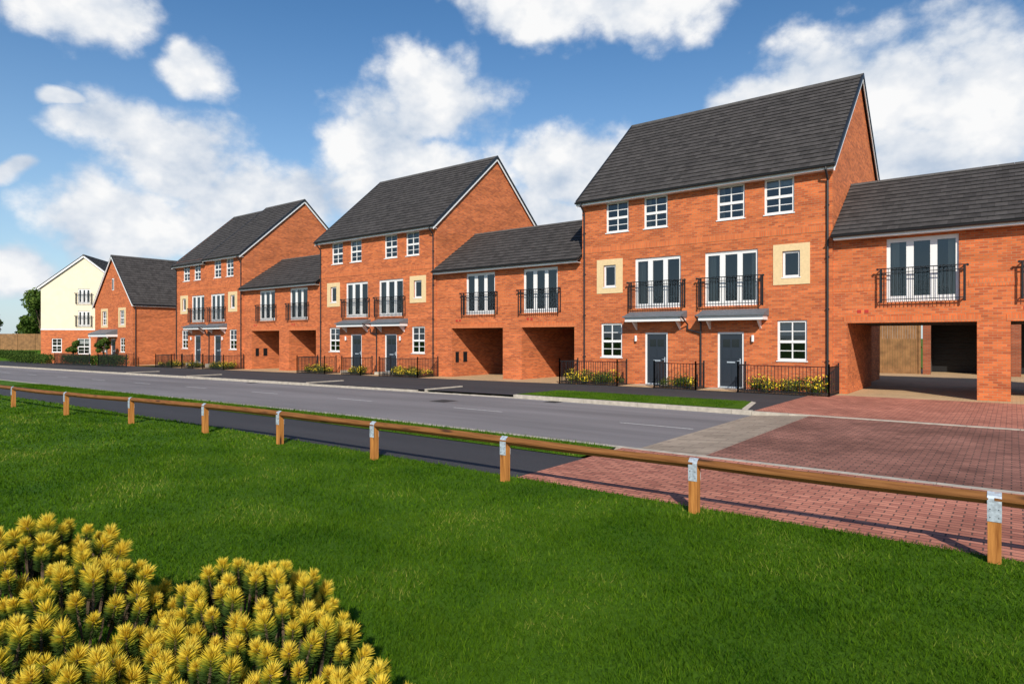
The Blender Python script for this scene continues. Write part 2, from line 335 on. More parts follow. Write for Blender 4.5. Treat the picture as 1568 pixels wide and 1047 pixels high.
# ---------------------------------------------------------------- town house
W=10.1
def town_house(xo,split=False):
    e=empty('brick_house',(xo,0,0)); w=MB(); f=MB(); g=MB(); ii=MB(); d=MB(); bal=MB(); tr=MB(); r=MB(); cn=MB()
    D=5.0; ze=8.13; tan=.89; zt=ze-.12
    top=[(-8.9,-7.83),(-7.12,-6.08),(-4.05,-3.0),(-2.29,-1.25)]
    gw=[(-9.15,-8.13),(-1.83,-.82)]; fd=[(-7.53,-5.52),(-4.53,-2.52)]; dr=[(-7.07,-6.07),(-4.03,-3.03)]
    cs=[(-9.35,-8.1),(-1.97,-.72)]; ci=[(-9.02,-8.43),(-1.65,-1.05)]
    z0=-.9; H=[]
    for a,b in top: H.append((a,b,6.42,7.72))
    for a,b in gw: H.append((a,b,1.1,2.55))
    for a,b in fd: H.append((a,b,3.14,5.22))
    for a,b in dr: H.append((a,b,0.0,2.14))
    for a,b in ci: H.append((a,b,4.1,5.04))
    wall_front(w,-W,0,z0,zt,0,H,'brick')
    for X in (0,-W): w.face([(X,0,z0),(X,2*D,z0),(X,2*D,zt),(X,D,zt+D*tan),(X,0,zt)],'brick')
    w.face([(-W,2*D,z0),(0,2*D,z0),(0,2*D,zt),(-W,2*D,zt)],'brick')
    for z,h in ((5.62,.225),): w.box(-W-.004,.004,-.012,.02,z,z+h,'brickband')
    for a,b in cs:
        for (p,q,s,t) in ((a,b,5.04,5.29),(a,b,3.83,4.10)): cn.box(p,q,-.02,.02,s,t,'creamsur')
        i0,i1=(ci[0] if a<-5 else ci[1])
        cn.box(a,i0,-.02,.02,4.10,5.04,'creamsur'); cn.box(i1,b,-.02,.02,4.10,5.04,'creamsur')
    for a,b in top: window(f,g,ii,a,b,6.42,7.72)
    for a,b in gw: window(f,g,ii,a,b,1.1,2.55,dress=random.choice(('blind','none')))
    for a,b in ci: window(f,g,ii,a,b,4.1,5.04,cols=1,dress='none')
    for n_,(a,b) in enumerate(fd):
        french(f,g,ii,a,b,3.14,5.22,dress='l' if n_==0 else 'lr',furn=True); balcony(bal,a-.17,b+.17,3.12)
    for a,b in dr:
        front_door(f,d,a,b,0.02,2.14); cn.box(a-.25,b+.25,-.55,-.001,-.8,.015,'kerb')
    ii.face([(-W+.02,1.6,z0),(-.02,1.6,z0),(-.02,1.6,8),(-W+.02,1.6,8)],'interior')  # added dark backing sheet, stands in for the shaded rooms behind the glass
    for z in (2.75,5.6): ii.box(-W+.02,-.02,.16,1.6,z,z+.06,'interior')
    for a,b in ((-7.75,-5.25),(-4.62,-2.12)):
        pr=[(a,0,3.0),(a,-.62,2.80),(a,-.62,2.74),(a,0,2.74)]
        cn.prism(pr,(0,0,0),(b-a,0,0),'canopy'); cn.box(a+.05,b-.05,-.58,-.001,2.58,2.739,'white')
        cn.box(a-.02,b+.02,-.68,-.62,2.745,2.80,'canopy')
        for x in (a+.3,b-.3): cn.prism([(x-.03,-.001,2.579),(x-.03,-.4,2.579),(x-.03,-.001,2.25)],(0,0,0),(.06,0,0),'white')
    pipe(tr,[(-4.66,-.65,2.74),(-4.66,-.08,2.5),(-4.66,-.08,z0)],.03)
    pipe(tr,[(-5.2,-.65,2.74),(-5.2,-.08,2.45)],.03); pipe(tr,[(-5.2,-.08,2.45),(-5.2,-.08,2.25),(-4.66,-.08,2.1)],.03)
    for X in (-.14,-W+.14):
        pipe(tr,[(X,-.36,7.8),(X,-.36,7.68),(X,-.06,7.38),(X,-.06,z0)])
        for z in (6.5,4.7,2.9,1.1): tr.box(X-.05,X+.05,-.09,-.001,z,z+.04,'pipe')
    for x in (-7.45,-2.68):
        cn.cyl((x,-.09,1.78),(x,-.09,2.02),.05,'white',10); cn.box(x-.03,x+.03,-.06,-.001,1.84,1.92,'steel')
    if split:
        gable_roof_x(r,tr,-W/2,0,D,ze+.0,tan,hl=True); gable_roof_x(r,tr,-W,-W/2-.16,D,ze-.17,tan,hr=False)
    else: gable_roof_x(r,tr,-W,0,D,ze,tan)
    for mb,n in ((w,'walls'),(f,'window_frames'),(g,'window_glass'),(ii,'interior'),(d,'front_doors'),(bal,'juliet_balconies'),(tr,'gutters_and_bargeboards'),(r,'roof'),(cn,'canopies_and_stonework')):
        mb.build(n,e)
town_house(0); town_house(-19.15); town_house(-38.35,True)

# ---------------------------------------------------------------- carport link houses
def link_house(xo,L,ops,fds,vents=True):
    e=empty('carport_link_house',(xo,0,0)); w=MB(); f=MB(); g=MB(); ii=MB(); bal=MB(); tr=MB(); r=MB()
    D=3.15; ze=5.62; tan=.68; zt=ze-.11; y=.06; z0=-.9; zo=2.42; dep=4.8
    H=[(a,b,z0,zo) for a,b in ops]+[(a,b,3.1,5.18) for a,b in fds]
    wall_front(w,0.004,L-.004,z0,zt,y,H,'brick',reveal=.13)
    w.face([(0.004,2*D,zo),(L-.004,2*D,zo),(L-.004,2*D,zt),(0.004,2*D,zt)],'brick')
    for X in (0.004,L-.004): w.face([(X,y,zo),(X,2*D,zo),(X,2*D,zt),(X,D,zt+D*tan),(X,y,zt)],'brick')
    edges=[(0.004,ops[0][0]),(ops[0][1],ops[1][0]),(ops[1][1],L-.004)]
    for a,b in edges:
        w.box(a,b,y+.13,dep,z0,zo,'brick')
    for a,b in edges[1:]: w.box(a,b,2*D-.35,2*D-.002,z0,zo,'brick')
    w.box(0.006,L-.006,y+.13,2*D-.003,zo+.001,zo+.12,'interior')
    for a,b in ops:
        w.box(a-.1,b+.1,y-.01,y+.1299,zo+.003,zo+.215,'brickband')
        if vents and a==ops[0][0]:
            for q in ((.15,.4),(.75,1.05)): w.box(a,a+.012,q[0]+.2,q[1]+.2,.65,1.2,'black')
        for dx in (-.05,.17): w.box((a+dx+.35),(a+dx+.47),y-.008,y+.01,zo+.34,zo+.44,'redvent')
    xs2=[0]+[v for a,b in fds for v in (a-.25,b+.25)]+[L]
    for i in range(0,len(xs2),2): w.box(xs2[i]+.006,xs2[i+1]-.006,y-.01,y+.01,3.5,3.72,'brickband')
    for a,b in fds:
        french(f,g,ii,a,b,3.1,5.18,y,furn=not vents); balcony(bal,a-.15,b+.15,3.08,y)
    ii.face([(.01,1.7,2.55),(L-.01,1.7,2.55),(L-.01,1.7,5.5),(.01,1.7,5.5)],'interior')
    gable_roof_x(r,tr,.02,L-.02,D,ze,tan,vg=0,hl=False,hr=False)
    for mb,n in ((w,'walls'),(f,'window_frames'),(g,'window_glass'),(ii,'interior'),(bal,'juliet_balconies'),(tr,'gutters_and_fascia'),(r,'roof')): mb.build(n,e)
link_house(-19.15,9.05,[(1.1,4.5),(5.65,8.6)],[(2.1,4.0),(5.75,7.7)])
link_house(-38.35,9.1,[(1.1,4.5),(5.65,8.6)],[(2.1,4.0),(5.75,7.7)])
link_house(0,9.05,[(.455,4.05),(4.87,8.4)],[(1.62,3.59),(5.3,7.25)],False)

# ---------------------------------------------------------------- gable fronted houses
def gable_house(name,loc,rot,hw,dep,ze,zr,lower,upper,zsplit,wins,porch=None):
    e=empty(name,loc,rot); w=MB(); f=MB(); g=MB(); ii=MB(); tr=MB(); r=MB(); bal=MB()
    tan=(zr-ze)/hw; z0=-1.0
    H=[x[:4] for x in wins]
    if zsplit is None: wall_front(w,-hw,hw,z0,ze-.1,0,H,upper)
    else:
        wall_front(w,-hw,hw,z0,zsplit,0,[h for h in H if h[3]<=zsplit],lower); wall_front(w,-hw,hw,zsplit,ze-.1,0,[h for h in H if h[2]>=zsplit],upper)
        w.box(-hw-.02,hw+.02,-.03,.02,zsplit-.06,zsplit+.04,'white')
    for Y in (0,dep): w.face([(-hw,Y,ze-.1),(hw,Y,ze-.1),(0,Y,zr-.12)],upper)
    for X in (-hw,hw):
        if zsplit is None: w.face([(X,0,z0),(X,dep,z0),(X,dep,ze-.1),(X,0,ze-.1)],upper)
        else:
            w.face([(X,0,z0),(X,dep,z0),(X,dep,zsplit),(X,0,zsplit)],lower); w.face([(X,0,zsplit),(X,dep,zsplit),(X,dep,ze-.1),(X,0,ze-.1)],upper)
    w.face([(-hw,dep,z0),(hw,dep,z0),(hw,dep,ze-.1),(-hw,dep,ze-.1)],upper)
    c=1/math.sqrt(1+tan*tan); s=tan*c; ov=.25
    for sg in (-1,1):
        O=(sg*(hw+ov),-.15,ze-ov*tan); roof_slope(r,O,(0,1,0),(-sg*c,0,s),dep+.3,(hw+ov)/c)
        for Y0,Y1 in ((-.19,-.13),(dep+.13,dep+.19)):
            tr.prism([(sg*(hw+ov),Y0,ze-ov*tan-.22),(sg*(hw+ov),Y1,ze-ov*tan-.22),(sg*(hw+ov),Y1,ze-ov*tan-.04),(sg*(hw+ov),Y0,ze-ov*tan-.04)],(0,0,0),(-sg*(hw+ov),0,(hw+ov)*tan),'white')
            tr.prism([(sg*(hw+ov),Y0,ze-ov*tan-.039),(sg*(hw+ov),Y1,ze-ov*tan-.039),(sg*(hw+ov),Y1,ze-ov*tan+.06),(sg*(hw+ov),Y0,ze-ov*tan+.06)],(0,0,0),(-sg*(hw+ov),0,(hw+ov)*tan),'pipe')
        xg=sg*(hw+ov+.05); tr.cyl((xg,-.1,ze-ov*tan-.05),(xg,dep+.1,ze-ov*tan-.05),.06,'pipe')
        tr.box(sg*(hw),sg*(hw+ov),-.1,dep+.1,ze-ov*tan-.2,ze-ov*tan-.17,'white')
        pipe(tr,[(sg*(hw+.05),.2,ze-.3),(sg*(hw+.05),.2,z0)])
    r.cyl((0,-.2,zr-.02),(0,dep+.2,zr-.02),.11,'ridge',8)
    for x in wins:
        if x[4]=='w': window(f,g,ii,*x[:4])
        elif x[4]=='s':
            window(f,g,ii,*x[:4]); a,b,c0,d0=x[:4]
            for q in ((a-.3,a,c0-.25,d0+.25),(b,b+.3,c0-.25,d0+.25),(a,b,d0,d0+.25),(a,b,c0-.25,c0-.045)): f.box(q[0],q[1],-.02,.02,q[2],q[3],'creamsur')
        elif x[4]=='d': front_door(f,bal,*x[:4])
        else: french(f,g,ii,*x[:4]); balcony(bal,x[0]-.15,x[1]+.15,x[2]-.02)
    if zsplit is None: f.box(-.2,.2,-.02,.03,6.6,7.7,'white'); f.box(-.13,.13,-.03,.0,6.68,7.62,'glassdark')
    ii.face([(-hw+.05,1.4,z0),(hw-.05,1.4,z0),(hw-.05,1.4,ze-.1),(-hw+.05,1.4,ze-.1)],'interior')
    if porch:
        a,b=porch; tr.prism([(a,0,3.0),(a,-1.0,2.6),(a,-1.0,2.5),(a,0,2.5)],(0,0,0),(b-a,0,0),'canopy')
        tr.box(a,b,-.96,-.001,2.3,2.499,'white')
        for x in (a+.08,b-.08): tr.box(x-.05,x+.05,-.9,-.8,-1,2.3,'white')
    for mb,n in ((w,'walls'),(f,'window_frames'),(g,'window_glass'),(ii,'interior'),(tr,'trim'),(r,'roof'),(bal,'door_and_balconies')): mb.build(n,e)
gable_house('brick_gable_house',(-60.95,0,-.25),0,4.3,9.5,5.45,9.8,None,'brick',None,
  [(-2.6,-1.5,.9,2.2,'w'),(1.5,2.6,.9,2.2,'w'),(-2.5,-1.5,3.4,4.7,'s'),(1.5,2.5,3.4,4.7,'s'),(-.5,.5,0.0,2.1,'d')],porch=(-3.2,1.0))
ex,ey=c2w(-43.6,65.5)
gable_house('cream_rendered_house',(ex,ey,-.2),math.radians(51.4),3.85,10,7.4,10.55,'brick','cream',3.0,
  [(-2.9,-2.0,.7,2.1,'w'),(-.6,.6,.5,2.1,'w'),(1.9,2.9,.7,2.1,'w'),(-.55,.55,3.3,4.9,'f'),(-.55,.55,5.6,7.15,'f')])

# ---------------------------------------------------------------- garages & rear fences
def garage(x0,x1,y0,doors,openbay=False):
    e=empty('brick_garage',(x0,y0,0)); w=MB(); L=x1-x0; r=MB(); dd=3.2 if openbay else .15; zh=3.4 if openbay else 2.9; zd=3.0 if openbay else 2.5
    wall_front(w,0,L,-.9,zh,0,[(a,b,-.9,zd) for a,b in doors],'brickdark',.2)
    for X in (0,L): w.face([(X,0,-.9),(X,6,-.9),(X,6,zh),(X,3,zh+1.7),(X,0,zh)],'brickdark')
    w.face([(0,6,-.9),(L,6,-.9),(L,6,zh),(0,6,zh)],'brickdark')
    for a,b in doors:
        for i in range(12): w.box(a-(.3 if openbay else 0),b+(.3 if openbay else 0),dd,dd+.04+(.01 if i%2 else 0),-.9+i*.32,-.9+(i+1)*.32-.01,'black')
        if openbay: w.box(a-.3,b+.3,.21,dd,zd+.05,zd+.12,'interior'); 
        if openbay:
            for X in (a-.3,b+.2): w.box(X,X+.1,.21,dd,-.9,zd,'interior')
    c=1/math.sqrt(1+.567**2); roof_slope(r,(-.1,-.2,zh-.05),(1,0,0),(0,c,.567*c),L+.2,3.2/c); roof_slope(r,(-.1,6.2,zh-.05),(1,0,0),(0,-c,.567*c),L+.2,3.2/c)
    w.build('walls_and_doors',e); r.build('roof',e)
garage(1.15,9.4,16,[(.35,3.4),(4.1,7.0)],True); garage(-18.3,-9.9,16,[(.8,3.6),(4.3,7.1)]); garage(-37.5,-29,16,[(.8,3.6),(4.3,7.1)])
def board_fence(p,q,h=1.85,zb=None):
    p=Vector((*p,0)); q=Vector((*q,0)); L=(q-p).length; mb=MB(); n=int(L/.12)
    for i in range(n):
        x=i*.12; mb.box(x,x+.112,-.01-(.012 if i%2 else 0),.012,-.1,h,'fencewood')
    for z in (.3,1.4): mb.box(0,L,.013,.06,z,z+.08,'fencewood')
    mb.box(0,L,-.03,.03,h+.001,h+.03,'fencewood')
    for i in range(int(L/1.8)+1): mb.box(i*1.8,i*1.8+.1,-.07,-.0235,-.1,h,'fencewood')
    d=q-p; mb.build('timber_board_fence',None,(p.x,p.y,(gz(p.x) if zb is None else zb)),math.atan2(d.y,d.x))
board_fence((-9.85,16.1),(1.1,16.1),2.75); board_fence((-28.9,16.1),(-18.4,16.1)); board_fence((-55,16.1),(-37.6,16.1))
fx0,fy0=c2w(-69,78); fx1,fy1=c2w(-52.5,86); board_fence((fx0,fy0),(fx1,fy1),1.95,.5)

# ---------------------------------------------------------------- ground sheets
def bank(x,y):
    t=min(1,max(0,(-78-x)/12)); u=min(1,max(0,(y+3)/3)); t=t*t*(3-2*t); return 1.15*t*u
def sheet(name,x0,x1,y0,y1,dz,k,parent=None):
    xs=list(np.arange(x0,x1,2.0))+[x1]; mb=MB(); n=len(xs)
    for x in xs:
        mb.v.append((x,y0,gz(x)+dz)); mb.v.append((x,y1,gz(x)+dz))
    for i in range(n-1): mb.f.append((2*i,2*i+2,2*i+3,2*i+1)); mb.m.append(mb.mi(k))
    return mb.build(name,parent)
xs=[-3000,-1200,-500,-250,-160]+list(np.arange(-120,44,2.0))+[60,100,250,500,1200,3000]
ys=[-3000,-1000,-300,-100]+list(np.arange(-80,60,3.0))+[80,120,300,1000,3000]
mb=MB()
for y in ys:
    for x in xs: mb.v.append((x,y,gz(x)-.13+bank(x,y)))
nx=len(xs)
for j in range(len(ys)-1):
    for i in range(nx-1): mb.f.append((j*nx+i,j*nx+i+1,(j+1)*nx+i+1,(j+1)*nx+i)); mb.m.append(mb.mi('grass'))
mb.build('ground')
XL=-118; XB=-.45; XR=16
sheet('lawn',XL,40,-78,-17.35,0,'grass')
sheet('footpath',XL,XB,-17.35,-15.55,-.006,'path')
sheet('grass_verge',XL,XB-.1,-15.55,-14.36,.004,'grass')
sheet('road',XL,XB,-14.21,-7.3,-.10,'road')
sheet('footpath',XL,XB,-7.16,-1.5,-.006,'path')
sheet('block_paving',XB,XR,-17.35,-14.34,.0,'redpave')
sheet('block_paving',.95,XR,-14.2,-7.3,-.012,'redroad')
sheet('block_paving',XB,XR,-7.16,-.62,.0,'redpave')
sheet('driveway',.2,XR,-.62,22,.0,'tanpave')
sheet('driveway',-56,.2,-0.0,22,-.004,'tanpave')
for a,b in ((-18.95,-10.4),(-38.15,-29.55)): sheet('driveway',a,b,-1.5,0,-.003,'tanpave')
mb=MB(); mb.face([(XB,-14.2,-.10),(.95,-14.2,-.012),(.95,-7.3,-.012),(XB,-7.3,-.10)],'greypave'); mb.build('road_ramp_paving')
def kerb(x0,x1,y0,y1,top,bot=-.14,seg=.915):
    mb=MB(); x=x0
    while x<x1-.01:
        x2=min(x+seg,x1); z=gz((x+x2)/2); mb.box(x+.004,x2-.004,y0,y1,z+bot,z+top,'kerb'); x=x2
    mb.build('kerb')
kerb(XL,XB,-14.36,-14.21,.006); kerb(XL,-20,-7.3,-7.16,.006); kerb(-20,-13,-7.3,-7.16,-.02); kerb(-13,-8.3,-7.3,-7.16,-.07); kerb(-8.3,XB,-7.3,-7.16,.02)
kerb(XB,XR,-14.34,-14.2,.004); kerb(XB,XR,-7.3,-7.16,.004)
mb=MB(); mb.face([(-8.3,-7.16,.03),(-.75,-7.16,.03),(-1.2,-4.9,.03),(-8.0,-4.9,.03)],'grass')
mb.face([(-8.0,-4.9,-.01),(-8,-4.9,.03),(-1.2,-4.9,.03),(-1.2,-4.9,-.01)],'kerb'); mb.build('grass_verge')
mb=MB(); mb.face([(-8.45,-7.16,.012),(-8.3,-7.16,.034),(-8.0,-4.9,.034),(-8.15,-4.9,.012)],'kerb'); mb.face([(-.75,-7.16,.034),(-.62,-7.16,.004),(-1.07,-4.9,.004),(-1.2,-4.9,.034)],'kerb'); mb.build('kerb')
for xa in (-12.6,-20.2,-31.5,-39.5):
    mb=MB()
    for j in range(4):
        y0=-7.15+j*.5; z=gz(xa); mb.box(xa-.07,xa+.07,y0,y0+.49,z-.1,z+.03,'kerb')
    mb.build('kerb')
mb=MB(); x=-7.85+5.4
while x>-100:
    z=gz(x)-.096; mb.face([(x,-10.75,z),(x+1.8,-10.75,gz(x+1.8)-.096),(x+1.8,-10.66,gz(x+1.8)-.096),(x,-10.66,z)],'paint'); x-=5.4
mb.build('road_marking')
for gx,gy,ww in ((-6.5,-7.58,.22),(-24,-7.58,.22),(-9.5,-9.4,.32)):
    mb=MB(); z=gz(gx)-.098; mb.box(gx-ww,gx+ww,gy-ww,gy+ww,z-.01,z+.006,'iron')
    for i in range(6): mb.box(gx-ww+.04,gx+ww-.04,gy-ww+.05+i*ww*.3,gy-ww+.05+i*ww*.3+.02,z+.0061,z+.011,'deck')
    mb.build('drain_cover')
# ---------------------------------------------------------------- leaves helper
def quadmesh(name,V,att,k,parent=None):
    n=len(V)//4; me=bpy.data.meshes.new(name); me.vertices.add(4*n); me.vertices.foreach_set('co',V.astype(np.float32).ravel())
    me.loops.add(4*n); me.loops.foreach_set('vertex_index',np.arange(4*n,dtype=np.int32))
    me.polygons.add(n); me.polygons.foreach_set('loop_start',np.arange(0,4*n,4,dtype=np.int32)); me.polygons.foreach_set('loop_total',np.full(n,4,dtype=np.int32))
    me.update(); at=me.attributes.new('rnd','FLOAT','POINT'); at.data.foreach_set('value',att.astype(np.float32).ravel())
    me.materials.append(M[k]); o=bpy.data.objects.new(name,me); scene.collection.objects.link(o)
    if parent: o.parent=parent
    return o
def leafmesh(name,P,Nn,size,rnd,k,parent=None):
    n=len(P); A=rng.normal(size=(n,3)); A-= (A*Nn).sum(1)[:,None]*Nn; A/=np.linalg.norm(A,axis=1)[:,None]+1e-9
    B=np.cross(Nn,A); s=size[:,None]
    V=np.stack([P-A*s,P-B*s*.5,P+A*s,P+B*s*.5],1).reshape(-1,3)
    return quadmesh(name,V,np.repeat(rnd,4),k,parent)
def blobcloud(c,rad,n,fill=.35):
    d=rng.normal(size=(n,3)); d/=np.linalg.norm(d,axis=1)[:,None]
    r=rng.uniform(fill,1,size=n)**.5
    P=np.array(c)+d*np.array(rad)*r[:,None]
    nn=d+rng.normal(size=(n,3))*.6; nn/=np.linalg.norm(nn,axis=1)[:,None]
    return P,nn
def tree(name,x,y,z,h,cr,nb=16,leaf=.25,npb=260,trunk=.3):
    e=empty(name,(x,y,z)); t=MB(); t.cyl((0,0,-.2),(0,0,h*.5),h*.028,'bark',8,h*.016); Ps=[];Ns=[];R=[];S=[]
    for i in range(nb):
        a=random.uniform(0,6.28); rr=cr*math.sqrt(random.random())*.75; zz=h*random.uniform(trunk+.12,.88); sh=1-.6*abs((zz/h-.55)/.45)
        c=(rr*sh*math.cos(a),rr*sh*math.sin(a),zz); b=cr*random.uniform(.28,.45)
        t.cyl((0,0,h*random.uniform(.25,.5)),c,h*.012,'bark',5,h*.004)
        P,n_=blobcloud(c,(b,b,b*.8),npb); Ps.append(P);Ns.append(n_); R.append(np.clip(rng.normal(.45,.2,npb)+random.uniform(-.25,.25),0,1)); S.append(rng.uniform(.6,1.3,npb)*leaf)
    t.build('trunk_and_limbs',e); leafmesh('crown',np.concatenate(Ps),np.concatenate(Ns),np.concatenate(S),np.concatenate(R),'leaf',e)
for lat,fwd,h,cr in ((-69.5,95,9.3,3.6),(-66.5,97,8.6,3.0),(-72.5,99,7.0,3.0),(-78,104,4.6,3.2),(-82,100,4.2,3.0),(-86,104,6,4)):
    x,y=c2w(lat,fwd); tree('tree',x,y,.3,h,cr)
def plantbed(name,x0,x1,y0,y1,hmax,dens=3.2,flower=True,k='leafred',leaf=.035,zb=0):
    n=max(2,int((x1-x0)*dens*(y1-y0)/1.0)); Ps=[];Ns=[];R=[];S=[];FP=[];FN=[]
    for i in range(n):
        h=random.uniform(.45,1)*hmax; x=random.uniform(x0+.1,x1-.1); y=random.uniform(y0+.15,y1-.1); r=h*random.uniform(.45,.7); m=170
        z=gz(x)+zb; P,nn=blobcloud((x,y,z+h*.5),(r,r,h*.5),m,.15); Ps.append(P);Ns.append(nn); R.append(np.clip(rng.normal(.4,.2,m)+random.uniform(-.3,.45),0,1)); S.append(rng.uniform(.7,1.4,m)*leaf)
        if flower and random.random()<.5:
            P,nn=blobcloud((x,y,z+h*.6),(r,r,h*.5),55,.8); P[:,2]=np.maximum(P[:,2],z+h*.5); FP.append(P);FN.append(nn)
    e=empty(name); leafmesh('foliage',np.concatenate(Ps),np.concatenate(Ns),np.concatenate(S),np.concatenate(R),k,e)
    if FP: P=np.concatenate(FP); leafmesh('flowers',P,np.concatenate(FN),np.full(len(P),.038),np.zeros(len(P)),'flower',e)
def hedge(x0,x1,y0,y1,h,name='hedge'):
    n=int((x1-x0)*(y1-y0)*h*420)+200; n=min(n,9000)
    P=np.stack([rng.uniform(x0,x1,n),rng.uniform(y0,y1,n),rng.uniform(0,1,n)**.6*h*rng.uniform(.85,1.05,n)],1)
    P[:,2]+=np.array([gz(a) for a in P[:,0]]); P[:,2]+=.07*np.sin(P[:,0]*5)
    nn=rng.normal(size=(n,3)); nn/=np.linalg.norm(nn,axis=1)[:,None]
    leafmesh(name,P,nn,rng.uniform(.05,.1,n),np.clip(rng.normal(.4,.22,n),0,1),'leaf')
hedge(-66,-53,-2.8,-1.7,.85); hedge(-80,-68,-3.4,-2.4,.9); hedge(-92,-80,-2.0,-.5,1.1)
for lat,fwd,h in ((-36.5,57.5,2.7),(-42.0,61.5,2.7)):
    x,y=c2w(lat,fwd); tree('topiary_tree',x,y,gz(x),h,.8,8,.09,260,.3)

# ---------------------------------------------------------------- railings & gardens
def railing(pts,name='garden_railing',h=1.0):
    mb=MB()
    for (p,q) in zip(pts[:-1],pts[1:]):
        P=Vector((*p,0));Q=Vector((*q,0));L=(Q-P).length; n=max(1,int(L/.11)); d=(Q-P)/L; s=Vector((-d.y,d.x,0))
        for z in (.1,h-.04):
            a,b=[Vector((v.x,v.y,gz(v.x)+z)) for v in (P,Q)]; o=s*.018; u=Vector((0,0,.014))
            mb.prism([a-o-u,a+o-u,a+o+u,a-o+u],(0,0,0),b-a,'black')
        for i in range(n+1):
            c=P+(Q-P)*i/n; z=gz(c.x); r=.022 if i in(0,n) else .008; t=.06 if i in (0,n) else -.04
            mb.box(c.x-r,c.x+r,c.y-r,c.y+r,z-.05,z+h+t,'black')
    mb.build(name)
def garden(xo):
    y=-1.5
    railing([(xo-10.3,-.05),(xo-10.3,y),(xo-7.55,y),(xo-7.55,-.7)]); railing([(xo-5.95,-.7),(xo-5.95,y),(xo-4.3,y),(xo-4.3,-.7)]); railing([(xo-2.75,-.7),(xo-2.75,y),(xo+.2,y),(xo+.2,-.05)])
    for a,b in ((-10.3,-7.55),(-5.95,-4.3),(-2.75,.2)):
        sheet('planting_bed',xo+a,xo+b,y,-.002,.012,'dirt'); plantbed('garden_shrubs',xo+a+.1,xo+b-.1,y+.05,-.15,.62,6)
    for a,b in ((-7.55,-5.95),(-4.3,-2.75)): sheet('garden_path',xo+a,xo+b,y,-.002,.008,'tanpave')
garden(0); garden(-19.15); garden(-38.35)
railing([(-56.2,-.1),(-56.2,-2.9),(-50.5,-2.9)]); railing([(-66,-1.2),(-66,-3.1),(-57.5,-3.1)])
# ---------------------------------------------------------------- knee rail fence
posts=[(10.0,-17.35),(7.4,-17.45),(4.79,-17.51),(2.17,-17.58),(-.43,-17.63),(-3.0,-17.70),(-5.5,-17.77),(-7.9,-17.93),(-10.84,-18.15),(-14.09,-18.4),(-18.0,-18.5)]
x=-21.2
while x>-60: posts.append((x,-18.5)); x-=3.1
e=empty('timber_knee_rail_fence'); pm=MB(); rm=MB(); sm=MB()
for i,(x,y) in enumerate(posts):
    z=gz(x)-.012; hw=.047
    prof=[(-hw,-.15),(hw,-.15),(hw,.545),(0,.49),(-hw,.545)]
    A=[(x-hw,y+a,z+b) for a,b in prof]; B=[(x+hw,y+a,z+b) for a,b in prof]
    for j in range(5):
        k=(j+1)%5; pm.face([A[j],A[k],B[k],B[j]],'post')
    for C in (A,B):
        pm.face([C[0],C[3],C[4]],'post'); pm.face([C[0],C[1],C[3]],'post'); pm.face([C[1],C[2],C[3]],'post')
    w=.050
    ps=[(-.0515,.365),(-.0515,.56),(-.042,.583),(0,.612),(.042,.583),(.0515,.56),(.0515,.365)]
    for j in range(6):
        a,b=ps[j],ps[j+1]
        sm.face([(x-w,y+a[0],z+a[1]),(x+w,y+a[0],z+a[1]),(x+w,y+b[0],z+b[1]),(x-w,y+b[0],z+b[1])],'steel')
    for zz in (.40,.47):
        for dx in (-.03,.03): sm.cyl((x+dx,y-.0515,z+zz),(x+dx,y-.056,z+zz),.004,'deck',6)
for (a,b) in zip(posts[:-1],posts[1:]):
    n=8; prev=None; off=random.uniform(-.02,.008)
    for i in range(n+1):
        t=i/n; X=a[0]+(b[0]-a[0])*t; Y=a[1]+(b[1]-a[1])*t; sg=off*math.sin(math.pi*t)
        z=gz(a[0])*(1-t)+gz(b[0])*t+.541+sg; r=.053*(1+.04*math.sin(7*t+a[0]))
        cur=[]
        for q in range(4):
            for da in (-.16,.16):
                an=math.pi/2*q+da; cur.append((X,Y+r*math.cos(an),z+r*math.sin(an)))
        if prev:
            for q in range(8): rm.face([prev[q],prev[(q+1)%8],cur[(q+1)%8],cur[q]],'rail')
        prev=cur
pm.build('posts',e); rm.build('rails',e); sm.build('straps',e)

# ---------------------------------------------------------------- grass blades
def blades(name,X,Y,Z,h,wd):
    n=len(X); a=rng.uniform(0,2*np.pi,n); lean=rng.normal(0,.5,(n,2))*h[:,None]
    base=np.stack([X,Y,Z],1); dx=np.stack([np.cos(a),np.sin(a),np.zeros(n)],1)*wd[:,None]
    tip=base+np.stack([lean[:,0],lean[:,1],h],1)
    V=np.stack([base-dx,base+dx,tip],1).reshape(-1,3).astype(np.float32)
    me=bpy.data.meshes.new(name); me.vertices.add(3*n); me.vertices.foreach_set('co',V.ravel()); me.loops.add(3*n); me.loops.foreach_set('vertex_index',np.arange(3*n,dtype=np.int32))
    me.polygons.add(n); me.polygons.foreach_set('loop_start',np.arange(0,3*n,3,dtype=np.int32)); me.polygons.foreach_set('loop_total',np.full(n,3,dtype=np.int32)); me.update()
    at=me.attributes.new('rnd','FLOAT','POINT'); at.data.foreach_set('value',np.repeat(rng.uniform(0,1,n)**1.3,3).astype(np.float32))
    me.materials.append(M['blade']); o=bpy.data.objects.new(name,me); scene.collection.objects.link(o)
XX=[];YY=[];HH=[];WW=[]
